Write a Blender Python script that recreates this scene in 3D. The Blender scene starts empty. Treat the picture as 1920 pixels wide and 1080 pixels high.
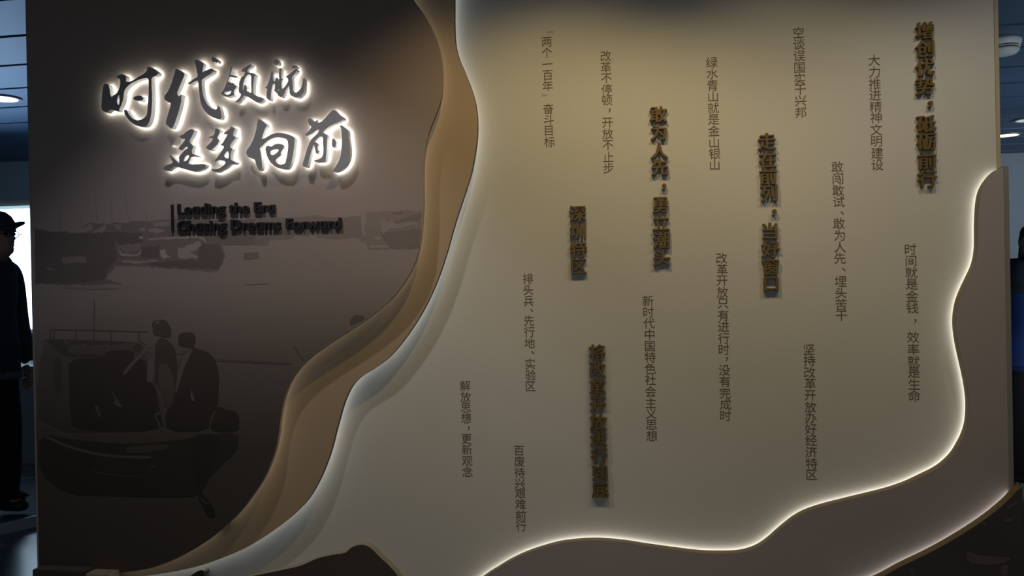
import bpy, bmesh, math, random
from mathutils import Vector, Matrix
S = bpy.context.scene
COL = S.collection
random.seed(4)

# ------------------------------------------------------------------ camera
F = 1600.0
CAM = Vector((0, -3.0, 1.38))
YAW, PITCH, ROLL = 0.1654, -0.0037, -0.0193
fw = Vector((-math.sin(YAW)*math.cos(PITCH), math.cos(YAW)*math.cos(PITCH), math.sin(PITCH)))
r0 = Vector((math.cos(YAW), math.sin(YAW), 0)); u0 = r0.cross(fw)
rt = r0*math.cos(ROLL) + u0*math.sin(ROLL)
up = -r0*math.sin(ROLL) + u0*math.cos(ROLL)
cd = bpy.data.cameras.new('camera'); cam = bpy.data.objects.new('camera', cd); COL.objects.link(cam)
cd.sensor_width = 36; cd.lens = 36*F/1920; cd.clip_end = 100
cam.matrix_world = Matrix.Translation(CAM) @ Matrix((rt, up, -fw)).transposed().to_4x4()
S.camera = cam

# ------------------------------------------------------------------ view, world, lights
S.view_settings.view_transform = 'Standard'; S.view_settings.look = 'None'
S.view_settings.exposure = 0; S.view_settings.gamma = 1
S.view_settings.use_curve_mapping = False
w = bpy.data.worlds.new('world'); S.world = w; w.use_nodes = True
w.node_tree.nodes['Background'].inputs[0].default_value = (0.55, 0.68, 1.0, 1)
w.node_tree.nodes['Background'].inputs[1].default_value = 0.045

def spot(x, y, z, aim, energy, color, size, blend=.5, rad=.02):
    l = bpy.data.lights.new('spot_light', 'SPOT'); l.energy = energy; l.color = color
    l.spot_size = math.radians(size); l.spot_blend = blend; l.shadow_soft_size = rad
    o = bpy.data.objects.new('spot_light', l); COL.objects.link(o); o.location = (x, y, z)
    o.rotation_euler = (Vector(aim)-Vector((x, y, z))).to_track_quat('-Z', 'Y').to_euler()
    return o
def area(x, y, z, aim, energy, color, sx, sy):
    l = bpy.data.lights.new('area_light', 'AREA'); l.energy = energy; l.color = color
    l.shape = 'RECTANGLE'; l.size = sx; l.size_y = sy
    o = bpy.data.objects.new('area_light', l); COL.objects.link(o); o.location = (x, y, z)
    o.rotation_euler = (Vector(aim)-Vector((x, y, z))).to_track_quat('-Z', 'Y').to_euler()
    return o
CEIL = 2.99
# recessed wall washers in the ceiling in front of the feature wall
WARM = (1.0, .73, .34)
LAMPS = [(-.32, 48, WARM, 113.5), (.45, 31, (1, .78, .44), 113.5), (1.2, 25, (1, .88, .74), 114), (-1.42, 47, (1, .91, .90), 91)]
for lx, le, lc, ls in LAMPS: spot(lx, -.82, CEIL-.03, (lx, -.81, 0), le, lc, ls, .55, .03)
# added fill lights: ceiling and walls behind the feature wall, hall side last
area(-5.6, 3.4, 1.9, (-4.2, 3.6, 3), 9, (.30, .58, 1.0), 2.5, 1.2)  # blue fill added to stand for screen glow on the left ceiling
area(4.2, 4.5, 1.2, (4.4, 5.6, 3), 18, (.66, .78, 1.0), 2.0, 1.5)  # fill added for the ceiling on the right, no fixture there
area(3.2, 1.2, 1.0, (3.3, 3.3, 3), 14, (.85, .93, 1.0), .8, .8)
area(5.2, 6.0, 2.7, (5.2, 9.2, 1.0), 32, (.82, .92, 1.0), 2.0, 1.0)  # fill added to lift the back wall on the right
area(-4.4, 4.4, 2.7, (-4.4, 7, 2.3), 16, (.5, .75, 1.0), 2.0, .5)  # bluish fill added to lift the left partition
area(-1.0, -5.5, 2.5, (-.5, 0, 1.2), 17, (.90, .94, 1.0), 6, 1.5)  # added neutral fill behind the camera, also reflected in the title faces

# ------------------------------------------------------------------ pixel helpers
def ray(px, py):
    return fw + rt*((px-960)/F) + up*((540-py)/F)
def atY(px, py, y=0.0):                     # photograph pixel -> point on the plane Y = y
    d = ray(px, py); t = (y-CAM.y)/d.y
    return CAM + d*t
def atZ(px, py, z):
    d = ray(px, py); t = (z-CAM.z)/d.z
    return CAM + d*t

# ------------------------------------------------------------------ materials
def mat(name, col, rough=.6, metal=0.0, noise=0.0, nscale=8, bump=0.0, bscale=120, emit=None, es=0.0, spec=.5):
    m = bpy.data.materials.new(name); m.use_nodes = True
    nt = m.node_tree; b = nt.nodes['Principled BSDF']
    b.inputs['Base Color'].default_value = (*col, 1); b.inputs['Roughness'].default_value = rough
    b.inputs['Metallic'].default_value = metal; b.inputs['Specular IOR Level'].default_value = spec
    tc = nt.nodes.new('ShaderNodeTexCoord')
    if noise:
        n = nt.nodes.new('ShaderNodeTexNoise'); n.inputs['Scale'].default_value = nscale; n.inputs['Detail'].default_value = 5
        nt.links.new(tc.outputs['Object'], n.inputs['Vector'])
        r = nt.nodes.new('ShaderNodeMapRange'); r.inputs[3].default_value = 1-noise; r.inputs[4].default_value = 1+noise
        nt.links.new(n.outputs['Fac'], r.inputs[0])
        v = nt.nodes.new('ShaderNodeVectorMath'); v.operation = 'SCALE'; v.inputs[0].default_value = col
        nt.links.new(r.outputs[0], v.inputs['Scale']); nt.links.new(v.outputs[0], b.inputs['Base Color'])
    if bump:
        n = nt.nodes.new('ShaderNodeTexNoise'); n.inputs['Scale'].default_value = bscale
        nt.links.new(tc.outputs['Object'], n.inputs['Vector'])
        bp = nt.nodes.new('ShaderNodeBump'); bp.inputs['Strength'].default_value = bump; bp.inputs['Distance'].default_value = .002
        nt.links.new(n.outputs['Fac'], bp.inputs['Height']); nt.links.new(bp.outputs[0], b.inputs['Normal'])
    if emit:
        b.inputs['Emission Color'].default_value = (*emit, 1); b.inputs['Emission Strength'].default_value = es
    return m

def mural_mat(f, tint=(1, 1, 1)):
    """matt printed board: the printed picture runs from pale sky to dark water at the foot"""
    m = bpy.data.materials.new('mural_print'); m.use_nodes = True
    nt = m.node_tree; b = nt.nodes['Principled BSDF']; b.inputs['Roughness'].default_value = .75
    b.inputs['Specular IOR Level'].default_value = .25
    tc = nt.nodes.new('ShaderNodeTexCoord'); sp = nt.nodes.new('ShaderNodeSeparateXYZ')
    nt.links.new(tc.outputs['Object'], sp.inputs[0])
    n = nt.nodes.new('ShaderNodeTexNoise'); n.inputs['Scale'].default_value = 1.6; n.inputs['Detail'].default_value = 6
    mp = nt.nodes.new('ShaderNodeMapping'); mp.inputs['Scale'].default_value = (1, 1, 5)
    nt.links.new(tc.outputs['Object'], mp.inputs[0]); nt.links.new(mp.outputs[0], n.inputs['Vector'])
    ma = nt.nodes.new('ShaderNodeMath'); ma.operation = 'MULTIPLY_ADD'; ma.inputs[1].default_value = .10
    nt.links.new(n.outputs['Fac'], ma.inputs[0]); nt.links.new(sp.outputs['Z'], ma.inputs[2])
    r = nt.nodes.new('ShaderNodeMapRange'); r.inputs[1].default_value = .35; r.inputs[2].default_value = 2.5
    nt.links.new(ma.outputs[0], r.inputs[0])
    cr = nt.nodes.new('ShaderNodeValToRGB'); nt.links.new(r.outputs[0], cr.inputs[0])
    el = cr.color_ramp.elements
    stops = [(0, (.042, .036, .034)), (.24, (.055, .048, .046)), (.40, (.125, .108, .104)), (.52, (.235, .205, .20)), (.75, (.27, .232, .225)), (1, (.23, .18, .155))]
    while len(el) < len(stops): el.new(.5)
    for e, (p, c) in zip(el, stops):
        e.position = p; e.color = (c[0]*f*tint[0], c[1]*f*tint[1], c[2]*f*tint[2], 1)
    nt.links.new(cr.outputs[0], b.inputs['Base Color'])
    return m

M_cream = mat('cream_paint', (.485, .485, .455), .65, noise=.03, nscale=3, bump=.05)
M_tan = mat('tan_lacquer', (.34, .26, .175), .6, noise=.03, nscale=3)
M_brown = mat('taupe_lacquer', (.285, .257, .268), .6, noise=.04, nscale=4)
M_dark = mat('dark_print', (.040, .036, .042), .7, noise=.3, nscale=5)
M_hill = mat('dark_board', (.045, .037, .030), .7, noise=.1)
M_hilledge = mat('olive_edge', (.16, .15, .12), .6)
M_gold = mat('bronze_gold_edge', (.115, .088, .036), .45, .3, noise=.1, nscale=10)
M_edge_dark = mat('dark_brown_edge', (.07, .055, .04), .6)
M_trim = mat('pale_edge_trim', (.22, .21, .20), .5, .2)
M_ytrim = mat('cream_edge_trim', (.36, .32, .22), .55)
M_title = mat('brushed_steel_face', (.42, .41, .41), .36, .8, noise=.06, nscale=6)
M_titleside = mat('grey_return', (.42, .43, .46), .45, .3)
M_black = mat('black_acrylic', (.012, .008, .010), .35)
M_goldletter = mat('gold_letter', (.17, .115, .036), .36, .35, noise=.25, nscale=30)
M_goldside = mat('gold_letter_side', (.17, .11, .035), .35, .6)
M_ink = mat('brown_ink', (.125, .085, .052), .8)
M_inkfaint = mat('faint_ink', (.32, .27, .21), .8)
M_led = mat('white_light_strip', (.9, .9, .9), emit=(1.0, .94, .83), es=6.5)
M_ledcool = mat('cool_light_strip', (.9, .9, .9), emit=(.92, .97, 1.0), es=1.9)
M_ledwarm = mat('dim_warm_light_strip', (.9, .9, .9), emit=(1.0, .93, .82), es=1.0)
M_halo = mat('white_halo_plate', (.9, .9, .9), emit=(.98, 1.0, .86), es=30.0)
M_board = mat('board_core', (.35, .32, .28), .8)
M_wall = mat('grey_blue_wall', (.30, .35, .39), .8, noise=.05)
M_floor = mat('grey_green_floor', (.10, .125, .125), .28, noise=.15, nscale=3, bump=.02)
M_slat = mat('blue_grey_metal_slat', (.10, .17, .28), .5, .4, noise=.05, nscale=2)
M_void = mat('black_void', (.006, .007, .010), .9)
M_plinth = mat('black_plinth', (.030, .026, .024), .6)

# ------------------------------------------------------------------ object helpers
def link(o, parent=None):
    COL.objects.link(o)
    if parent: o.parent = parent
    return o
def tag(o, label=None, cat=None, group=None, kind=None):
    if label: o['label'] = label
    if cat: o['category'] = cat
    if group: o['group'] = group
    if kind: o['kind'] = kind
    return o
def empty(name, loc=(0, 0, 0), label=None, cat=None, group=None):
    o = bpy.data.objects.new(name, None); o.location = loc; o.empty_display_size = .1
    link(o); tag(o, label, cat, group); return o
def pyobj(name, verts, faces, m, parent=None, smooth=False):
    me = bpy.data.meshes.new(name); me.from_pydata([tuple(v) for v in verts], [], faces); me.update()
    mats = m if isinstance(m, (list, tuple)) else [m]
    for a in mats: me.materials.append(a)
    if smooth:
        for p in me.polygons: p.use_smooth = True
    o = bpy.data.objects.new(name, me); link(o, parent)
    if parent is not None: o.matrix_parent_inverse = Matrix.Translation(-Vector(parent.location))
    return o
def box(name, x0, x1, y0, y1, z0, z1, m, parent=None, bev=0.0):
    bm = bmesh.new(); bmesh.ops.create_cube(bm, size=1)
    for v in bm.verts:
        v.co = Vector((x0 if v.co.x < 0 else x1, y0 if v.co.y < 0 else y1, z0 if v.co.z < 0 else z1))
    if bev: bmesh.ops.bevel(bm, geom=bm.edges[:], offset=bev, segments=2, affect='EDGES')
    return bmobj(name, bm, m, parent)
def bmobj(name, bm, m, parent=None, smooth=False):
    me = bpy.data.meshes.new(name); bm.to_mesh(me); bm.free()
    mats = m if isinstance(m, (list, tuple)) else [m]
    for a in mats: me.materials.append(a)
    if smooth:
        for p in me.polygons: p.use_smooth = True
    o = bpy.data.objects.new(name, me); link(o, parent)
    if parent is not None: o.matrix_parent_inverse = Matrix.Translation(-Vector(parent.location))
    return o

def smooth_open(pts, n=4):
    """Catmull-Rom through the points (open)"""
    out = []
    P = [Vector(p) for p in pts]; N = len(P)
    for i in range(N-1):
        a, b, c, d = P[max(i-1, 0)], P[i], P[i+1], P[min(i+2, N-1)]
        for k in range(n):
            t = k/n
            out.append(.5*((2*b)+(-a+c)*t+(2*a-5*b+4*c-d)*t*t+(-a+3*b-3*c+d)*t**3))
    out.append(P[-1]); return out
def chaikin(pts, it=1):
    P = [Vector(p) for p in pts]
    for _ in range(it):
        Q = []
        for i in range(len(P)):
            a, b = P[i], P[(i+1) % len(P)]
            Q += [a*.78+b*.22, a*.22+b*.78]
        P = Q
    return P
def fill_mesh(loops_list, depth, offset=0.0):
    """list of shapes, each a list of 2D loops (outer, holes...) in local x,z; returns verts/faces of the prism
    from y=-depth/2 to y=depth/2 (the curve's own fill handles the holes)"""
    V, Fc = [], []
    for loops in loops_list:
        c = bpy.data.curves.new('tmp', 'CURVE'); c.dimensions = '2D'; c.fill_mode = 'BOTH'
        c.extrude = depth/2; c.offset = offset
        for lp in loops:
            s = c.splines.new('POLY'); s.points.add(len(lp)-1); s.use_cyclic_u = True
            for i, p in enumerate(lp): s.points[i].co = (p[0], p[1], 0, 1)
        if depth == 0: c.extrude = 0
        o = bpy.data.objects.new('tmp', c); COL.objects.link(o)
        me = bpy.data.meshes.new_from_object(o.evaluated_get(bpy.context.evaluated_depsgraph_get()))
        bm = bmesh.new(); bm.from_mesh(me); bmesh.ops.remove_doubles(bm, verts=bm.verts, dist=1e-6)
        bmesh.ops.recalc_face_normals(bm, faces=bm.faces)
        bm.verts.index_update()
        k = len(V)
        V += [Vector((v.co.x, -v.co.z, v.co.y)) for v in bm.verts]
        Fc += [[k+v.index for v in f.verts] for f in bm.faces]
        bm.free(); bpy.data.objects.remove(o); bpy.data.curves.remove(c); bpy.data.meshes.remove(me)
    return V, Fc
def prism(name, loops_list, yf, yb, m, parent=None, offset=0.0, side=None, side_name=None):
    """board between the planes y=yf (front) and y=yb; optional separate side strip child"""
    V, Fc = fill_mesh(loops_list, yb-yf, offset)
    mid = (yf+yb)/2
    V = [v+Vector((0, mid, 0)) for v in V]
    if side is None: return pyobj(name, V, Fc, m, parent)
    fr, sd = [], []
    for f in Fc:
        ys = [V[i].y for i in f]
        (fr if max(ys)-min(ys) < 1e-5 else sd).append(f)
    o = pyobj(name, V, fr, m, parent)
    def compact(fs):
        ids = sorted({i for f in fs for i in f}); mp = {a: b for b, a in enumerate(ids)}
        return [V[i] for i in ids], [[mp[i] for i in f] for f in fs]
    v2, f2 = compact(sd)
    s = pyobj(side_name, v2, f2, side, o if parent else o)
    s.matrix_parent_inverse = Matrix()
    return o
def ribbon(name, pts, yf, yb, inset, m, parent, flip=1):
    """upright strip following the contour pts (x,z) moved inwards by inset"""
    P = [Vector(p) for p in pts]; Q = []
    for i in range(len(P)):
        t = (P[min(i+1, len(P)-1)]-P[max(i-1, 0)]).normalized()
        Q.append(P[i]+Vector((-t.y, t.x))*inset*flip)
    V, Fc = [], []
    for q in Q: V += [(q.x, yf, q.y), (q.x, yb, q.y)]
    for i in range(len(Q)-1): Fc.append([2*i, 2*i+1, 2*i+3, 2*i+2])
    return pyobj(name, V, Fc, m, parent)
def contour(pix, y, n=4):
    return smooth_open([(lambda p: (p.x, p.z))(atY(a, b, y)) for a, b in pix], n)

# ------------------------------------------------------------------ room shell
fl = box('floor', -8, 8, -7, 13, -.1, 0, M_floor); tag(fl, 'smooth grey green floor', kind='structure')
ce = box('ceiling', -8, 8, -7, 11.5, CEIL+.06, CEIL+.12, M_void); tag(ce, 'dark void behind the metal slats', kind='structure')
y = 1.745-.6*14
bm = bmesh.new(); bmesh.ops.create_cube(bm, size=1)
for v in bm.verts: v.co = Vector((v.co.x*15.9, v.co.y*.572, v.co.z*.03))
bmesh.ops.bevel(bm, geom=[e for e in bm.edges if abs(e.verts[0].co.x-e.verts[1].co.x) > 1 and e.verts[0].co.z < 0], offset=.008, segments=2, affect='EDGES')
slatm = bpy.data.meshes.new('slat'); bm.to_mesh(slatm); bm.free(); slatm.materials.append(M_slat)
while y < 11:
    s = bpy.data.objects.new('slat', slatm); link(s, ce); s.location = (0, y+.3, CEIL+.015)
    y += .6
yl = atZ(20, 303, CEIL).y
wb = box('wall_back', -8, 8, 9.2, 9.35, 0, CEIL+.06, M_wall); tag(wb, kind='structure')
wl = box('wall_left', -8.15, -8, -7, 9.35, 0, CEIL+.06, M_wall); tag(wl, kind='structure')
wr = box('wall_right', 8, 8.15, -7, 9.35, 0, CEIL+.06, M_wall); tag(wr, kind='structure')
# dropped bulkhead on the left, nearer than the back wall
bk = box('wall_partition', -8, -1.4, yl, yl+.12, 0, CEIL-.001, M_wall); tag(bk, kind='structure')

# ------------------------------------------------------------------ feature wall
YM, YT = -.10, -.05                          # front planes: mural board, tan band (cream backing is y = 0)
XL = atY(62, 540, YM).x
XR = atY(1872, 160, 0).x
XR2 = atY(1893.5, 600, YT).x
dw = empty('display_wall', ((XL+XR)/2, 0, 0), 'freestanding cream feature wall printed with columns of small brown Chinese writing', 'wall')
box('backing_panel', XL+.02, XR, 0, .14, 0, CEIL-.01, M_cream, dw)
t_ = box('edge_trim', XR-.010, XR+.002, -.004, 0, 0, CEIL-.01, M_ytrim, dw); t_['label'] = 'yellowish strip down the right edge'

FONT_CACHE = {}
def glyph(ch, depth=0.0, offset=0.0, res=3):
    """centred glyph (verts x,y,z with the front towards -y) and its size, for font size 1"""
    k = (ch, depth, offset, res)
    if k in FONT_CACHE: return FONT_CACHE[k]
    c = bpy.data.curves.new('glyph', 'FONT'); c.body = ch; c.size = 1; c.extrude = depth/2; c.offset = offset; c.resolution_u = res
    o = bpy.data.objects.new('glyph', c); COL.objects.link(o)
    me = bpy.data.meshes.new_from_object(o.evaluated_get(bpy.context.evaluated_depsgraph_get()))
    xs = [v.co.x for v in me.vertices]; ys = [v.co.y for v in me.vertices]
    bx = (min(xs), max(xs), min(ys), max(ys))
    V = [Vector((v.co.x, -v.co.z, v.co.y)) for v in me.vertices]
    Fc = [list(p.vertices) for p in me.polygons]
    bpy.data.objects.remove(o); bpy.data.curves.remove(c); bpy.data.meshes.remove(me)
    FONT_CACHE[k] = (V, Fc, bx); return FONT_CACHE[k]

def printed(cols, y=-.0006):
    V, Fc = [], []
    V2, F2 = [], []
    for ch, px, py in cols:
        g, f, b = glyph(ch)
        s = .0405; c = atY(px, py, 0)
        cx, cz = (b[0]+b[1])/2, (b[2]+b[3])/2
        if ch in '﹃﹄': s *= .8
        A, B = (V2, F2) if ch in '﹃﹄' else (V, Fc)
        k = len(A)
        A += [Vector((c.x+(v.x-cx)*s, y, c.z+(v.z-cz)*s)) for v in g]
        B += [[k+i for i in q] for q in f]
    o = pyobj('printed_slogan', V, Fc, M_ink, dw)
    if V2:
        q = pyobj('faint_quotation_mark', V2, F2, M_inkfaint, o); q.matrix_parent_inverse = Matrix()
    return o
SMALL = [
 [('﹃',1032,62),('两',1025,79),('个',1025.5,99),('一',1026,120),('百',1027,141),('年',1027,161),('﹄',1021,177),('奋',1028,204),('斗',1029,224),('目',1029,245),('标',1030,266)],
 [('改',1136,105),('革',1136,126),('不',1137,147),('停',1137.5,168),('顿',1138,188),('，',1143,207),('开',1139,230),('放',1139.5,251),('不',1140,272),('止',1140.5,294),('步',1141,315)],
 [('绿',1334.5,117),('水',1335.5,138),('青',1336,160),('山',1337,181),('就',1337.5,202),('是',1338,224),('金',1338.5,245),('山',1339,267),('银',1340,288),('山',1340,309)],
 [('空',1497,61),('谈',1498,83),('误',1498.5,105),('国',1499,127),('实',1499.5,148),('干',1500.5,168),('兴',1501,189),('邦',1501.5,211)],
 [('大',1639,113),('力',1639.5,135),('推',1640,157),('进',1641,178),('精',1641.5,200),('神',1642.5,221),('文',1643,243),('明',1643.5,265),('建',1644.5,287),('设',1645,309)],
 [('敢',1570,313),('闯',1571,335),('敢',1571.5,357),('试',1572.5,378),('、',1579,399),('敢',1573,419),('为',1574,441),('人',1575,463),('先',1575,484),('、',1582,505),('埋',1576,527),('头',1576.5,549),('苦',1577,571),('干',1577.5,592)],
 [('时',1707,467),('间',1708,489),('就',1709,511),('是',1709.5,533),('金',1710,555),('钱',1710.5,577),('，',1716,602),('效',1712,632),('率',1712.5,655),('就',1713,677),('是',1713.5,698),('生',1714,720),('命',1714,742)],
 [('坚',1517,655),('持',1517.5,676),('改',1518,698),('革',1519,719),('开',1519,741),('放',1519.5,763),('办',1520,783),('好',1520,804),('经',1521,825),('济',1521,847),('特',1521.5,869),('区',1522,890)],
 [('改',1353,484),('革',1354,505),('开',1354,526),('放',1354.5,548),('只',1355.5,569),('有',1356,591),('进',1356.5,612),('行',1357,634),('时',1357.5,655),('，',1363,673),('没',1358.5,694),('有',1359,715),('完',1359.5,737),('成',1360.5,758),('时',1360.5,779)],
 [('新',1215,564),('时',1216,585),('代',1217,606),('中',1218,627),('国',1218.5,649),('特',1219,670),('色',1219.5,691),('社',1219.5,712),('会',1220,734),('主',1220.5,755),('义',1221,775),('思',1221.5,796),('想',1222,817)],
 [('排',990,522),('头',990.5,543),('兵',991,564),('、',997,582),('先',992,601),('行',992.5,622),('地',993,643),('、',999,661),('实',994,682),('验',995,703),('区',995,724)],
 [('解',872,723),('放',873,744),('思',873.5,764),('想',874,784),('，',879,803),('更',875,823),('新',875.5,843),('观',876,864),('念',876.5,884)],
 [('百',973,845),('废',974,865),('待',974.5,886),('兴',975,906),('艰',975.5,925),('难',976,945),('前',976.5,966),('行',977,986)],
]
for c in SMALL:
    o = printed(c)
    o['label'] = 'column of small brown printed characters reading ' + ''.join(ch for ch, _, _ in c if ch not in '﹃﹄')

# raised gold slogans
GOLD = [
 ('four raised gold characters 深圳特区, shortest raised column', [('深',1084,400),('圳',1084,433),('特',1085,467),('区',1086,499)]),
 ('raised gold slogan column 敢为人先，勇立潮头 right of the four-character column', [('敢',1235,214),('为',1236,247),('人',1237,282),('先',1238,313),('，',1246,350),('勇',1239,384),('立',1240.5,417),('潮',1241,450),('头',1242,483)]),
 ('raised gold slogan column 走在前列，当好窗口 in the middle right', [('走',1439,265),('在',1440.5,299),('前',1442,330),('列',1443,362),('，',1453,398),('当',1445,433),('好',1446,467),('窗',1446.5,500),('口',1447,533)]),
 ('raised gold slogan column 增创优势，砥砺前行 near the right edge of the wall', [('增',1735,57),('创',1735.5,91),('优',1736,126),('势',1736.5,161),('，',1746,195),('砥',1738,232),('砺',1738.5,266),('前',1740,301),('行',1740,335)]),
 ('raised gold slogan column 将改革开放进行到底 lowest on the cream wall', [('将',1120,661),('改',1121,693),('革',1121,727),('开',1122,759),('放',1122.5,792),('进',1123,823),('行',1124,856),('到',1125,888),('底',1126,919)]),
]
def raised_char(ch, px, py, s, depth, yb, m, ms, parent, off, name='raised_character'):
    g, f, b = glyph(ch, depth/s, off)
    yf = yb-depth; c = atY(px, py, yf)
    cx, cz = (b[0]+b[1])/2, (b[2]+b[3])/2
    V, f2 = [], []
    for q_, (sx, sz) in enumerate(((-.036, .006), (-.012, -.014), (.012, .014), (.036, -.004), (0, 0))):
        k = len(V); V += [Vector((c.x+(v.x-cx+sx)*s, yb-depth/2+v.y*s-.0003*q_, c.z+(v.z-cz+sz)*s)) for v in g]
        f2 += [[k+i for i in q] for q in f]
    o = pyobj(name, V, f2, [m, ms], parent)
    for p in o.data.polygons:
        if abs(p.normal.y) < .5: p.material_index = 1
    return o
for lab, ch in GOLD:
    c0 = atY(ch[-1][1], ch[-1][2], 0)
    e = empty('raised_slogan', (c0.x, 0, c0.z-.03), lab, 'lettering')
    e['group'] = 'raised gold slogans'
    for a, px, py in ch:
        raised_char(a, px-1, py, .0600, .0115, -.0008, M_goldletter, M_goldside, e, 0.0)

# ------------------------------------------------------------------ layered boards on the left
MURAL = [(762,-24),(775,0),(790,20),(805,45),(817.5,72),(825,97),(829,125),(829.5,150),(827.5,182),(820,207),(810,232),(802,255),(797,280),(794.5,305),(794,332),(794,382),(791,432),(786,465),(777,495),(764,520),(750,541),(730,564),(692,596),(655,621),(612,649),(580,673),(557,697),(542,722),(532,752),(526,785),(523,812),(516,845),(505,875),(493,900),(478,923),(450,960),(412,996),(375,1023),(332,1047),(287,1064),(250,1071),(212,1075)]
TAN = [(851,-60),(852,0),(852,45),(854,82),(860,107),(870,132),(882,162),(891,192),(895,225),(894.5,257),(891,285),(885,318),(877,347),(862,392),(850,430),(838,473),(824,515),(810,549),(792,585),(770,620),(745,653),(725,674),(700,692),(676,707),(661,723),(650,743),(642,765),(635,790),(629,812),(622,840),(610,875),(595,908),(575,940),(545,970),(510,997),(476,1019),(440,1037),(387,1057),(345,1068),(300,1076),(240,1084)]
mc = contour(MURAL, YM); mc[0].y = CEIL-.01
tc_ = contour(TAN, YT); tc_[0].y = CEIL-.01
zb_m = atY(212, 1077, YM).z; zb_t = atY(240, 1086, YT).z
def loop_left(cn, xl, zb, top):
    L = [(p.x, p.y) for p in cn]
    L = [(L[0][0], top)] + L[1:] + [(L[-1][0], zb), (xl, zb), (xl, top)]
    return L
tan = empty('tan_wave_panel', (XL+1, YT, .4), 'tan wavy band board between mural board and cream wall', 'panel')
prism('board', [[loop_left(tc_, XL+.01, zb_t-.05, CEIL-.01)]], YT, YT+.020, M_tan, tan, side=M_edge_dark, side_name='edge_strip')
ribbon('light_strip', tc_, YT+.021, -.0005, .022, M_ledcool, tan, -1)
mur = empty('mural_panel', (XL+.8, YM, .4), 'brown wave-edged board printed with a faded harbour of fishing boats, behind the glowing title', 'panel')
M_mur = mural_mat(1.0)
prism('board', [[loop_left(mc, XL, zb_m, CEIL-.01)]], YM, YM+.018, M_mur, mur, side=M_board, side_name='edge_strip')
ribbon('light_strip', mc, YM+.019, YT-.0005, .022, M_ledwarm, mur, -1)
box('edge_trim', XL-.006, XL+.0005, YM-.001, .0, zb_m, CEIL-.01, M_trim, mur)['label'] = 'pale strip down the left edge'
# solid cores that carry the boards
box('mounting_core', XL+.03, XL+.75, YM+.018, YT, .5, CEIL-.05, M_board, mur)
box('mounting_core', XL+.03, XL+.9, YT+.02, 0, .5, CEIL-.05, M_board, tan)

# printed picture on the mural, thin ink shapes
def Z(ox, oy, s, pts): return [(ox+a/s, oy+b/s) for a, b in pts]
INK = {}
def inkmat(f):
    if f not in INK: INK[f] = mural_mat(f, (1, 1.0, 1.02) if f < 1 else (1, 1, 1))
    return INK[f]
inkn = [0]
def ink(name, f, pts, smooth=1):
    inkn[0] += 1
    y = YM-.0001-.000012*inkn[0]
    L = [(lambda p: (p.x, p.z))(atY(a, b, y)) for a, b in pts]
    if smooth == 1 and name in ('printed_shore', 'printed_boat', 'printed_detail', 'printed_highlight'):
        rnd = random.Random(inkn[0]); Q = []
        for i in range(len(L)):
            a, b = Vector(L[i]), Vector(L[(i+1) % len(L)]); n_ = max(1, int((b-a).length/.012))
            nn = Vector((-(b-a).y, (b-a).x)).normalized()
            for k in range(n_):
                j = 0 if k == 0 else rnd.uniform(-1, 1)*min(.0035, .1*(b-a).length)
                Q.append(a+(b-a)*k/n_+nn*j)
        L = [(v.x, v.y) for v in Q]
    elif smooth: L = [(v.x, v.y) for v in chaikin([Vector(q) for q in L], smooth)]
    V, Fc = fill_mesh([[L]], 0); V = [v+Vector((0, y, 0)) for v in V]
    return pyobj(name, V, Fc, inkmat(f), mur)
z2 = lambda p: Z(0, 270, 4, p); z3 = lambda p: Z(0, 540, 4, p); z4 = lambda p: Z(0, 810, 4, p); z6 = lambda p: Z(480, 270, 4, p)
ink('printed_shore', .62, z2([(262,630),(380,655),(480,655),(560,665),(650,600),(700,590),(800,600),(900,590),(1050,575),(1200,570),(1300,560),(1500,560),(1700,575),(1920,565),(1920,760),(1670,760),(1690,840),(1670,900),(1640,950),(1560,960),(1400,940),(1200,930),(1000,910),(860,920),(790,1010),(920,1050),(500,1062),(262,1050)]))
ink('printed_shore', .74, z6([(-4,565),(200,555),(420,540),(640,550),(790,540),(800,700),(560,712),(440,690),(290,690),(280,710),(100,722),(90,758),(-4,762)]))
ink('printed_shore', .80, z6([(820,505),(900,510),(1000,500),(1080,505),(1150,495),(1238,502),(1238,640),(1228,785),(1100,792),(840,790),(830,740),(780,735),(770,690),(820,690)]))
for p in [[(262,640),(380,660),(560,672),(640,665),(900,660),(860,760),(880,860),(820,930),(780,1015),(500,1050),(262,1040)],
          [(700,670),(1060,665),(1075,720),(1060,790),(900,790),(870,700)],
          [(1500,760),(1640,745),(1680,850),(1640,940),(1500,930),(1200,925),(1100,900),(1180,885),(1480,870)],
          [(1060,770),(1200,760),(1190,860),(1060,855)]]:
    ink('printed_boat', .46, z2(p))
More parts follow.
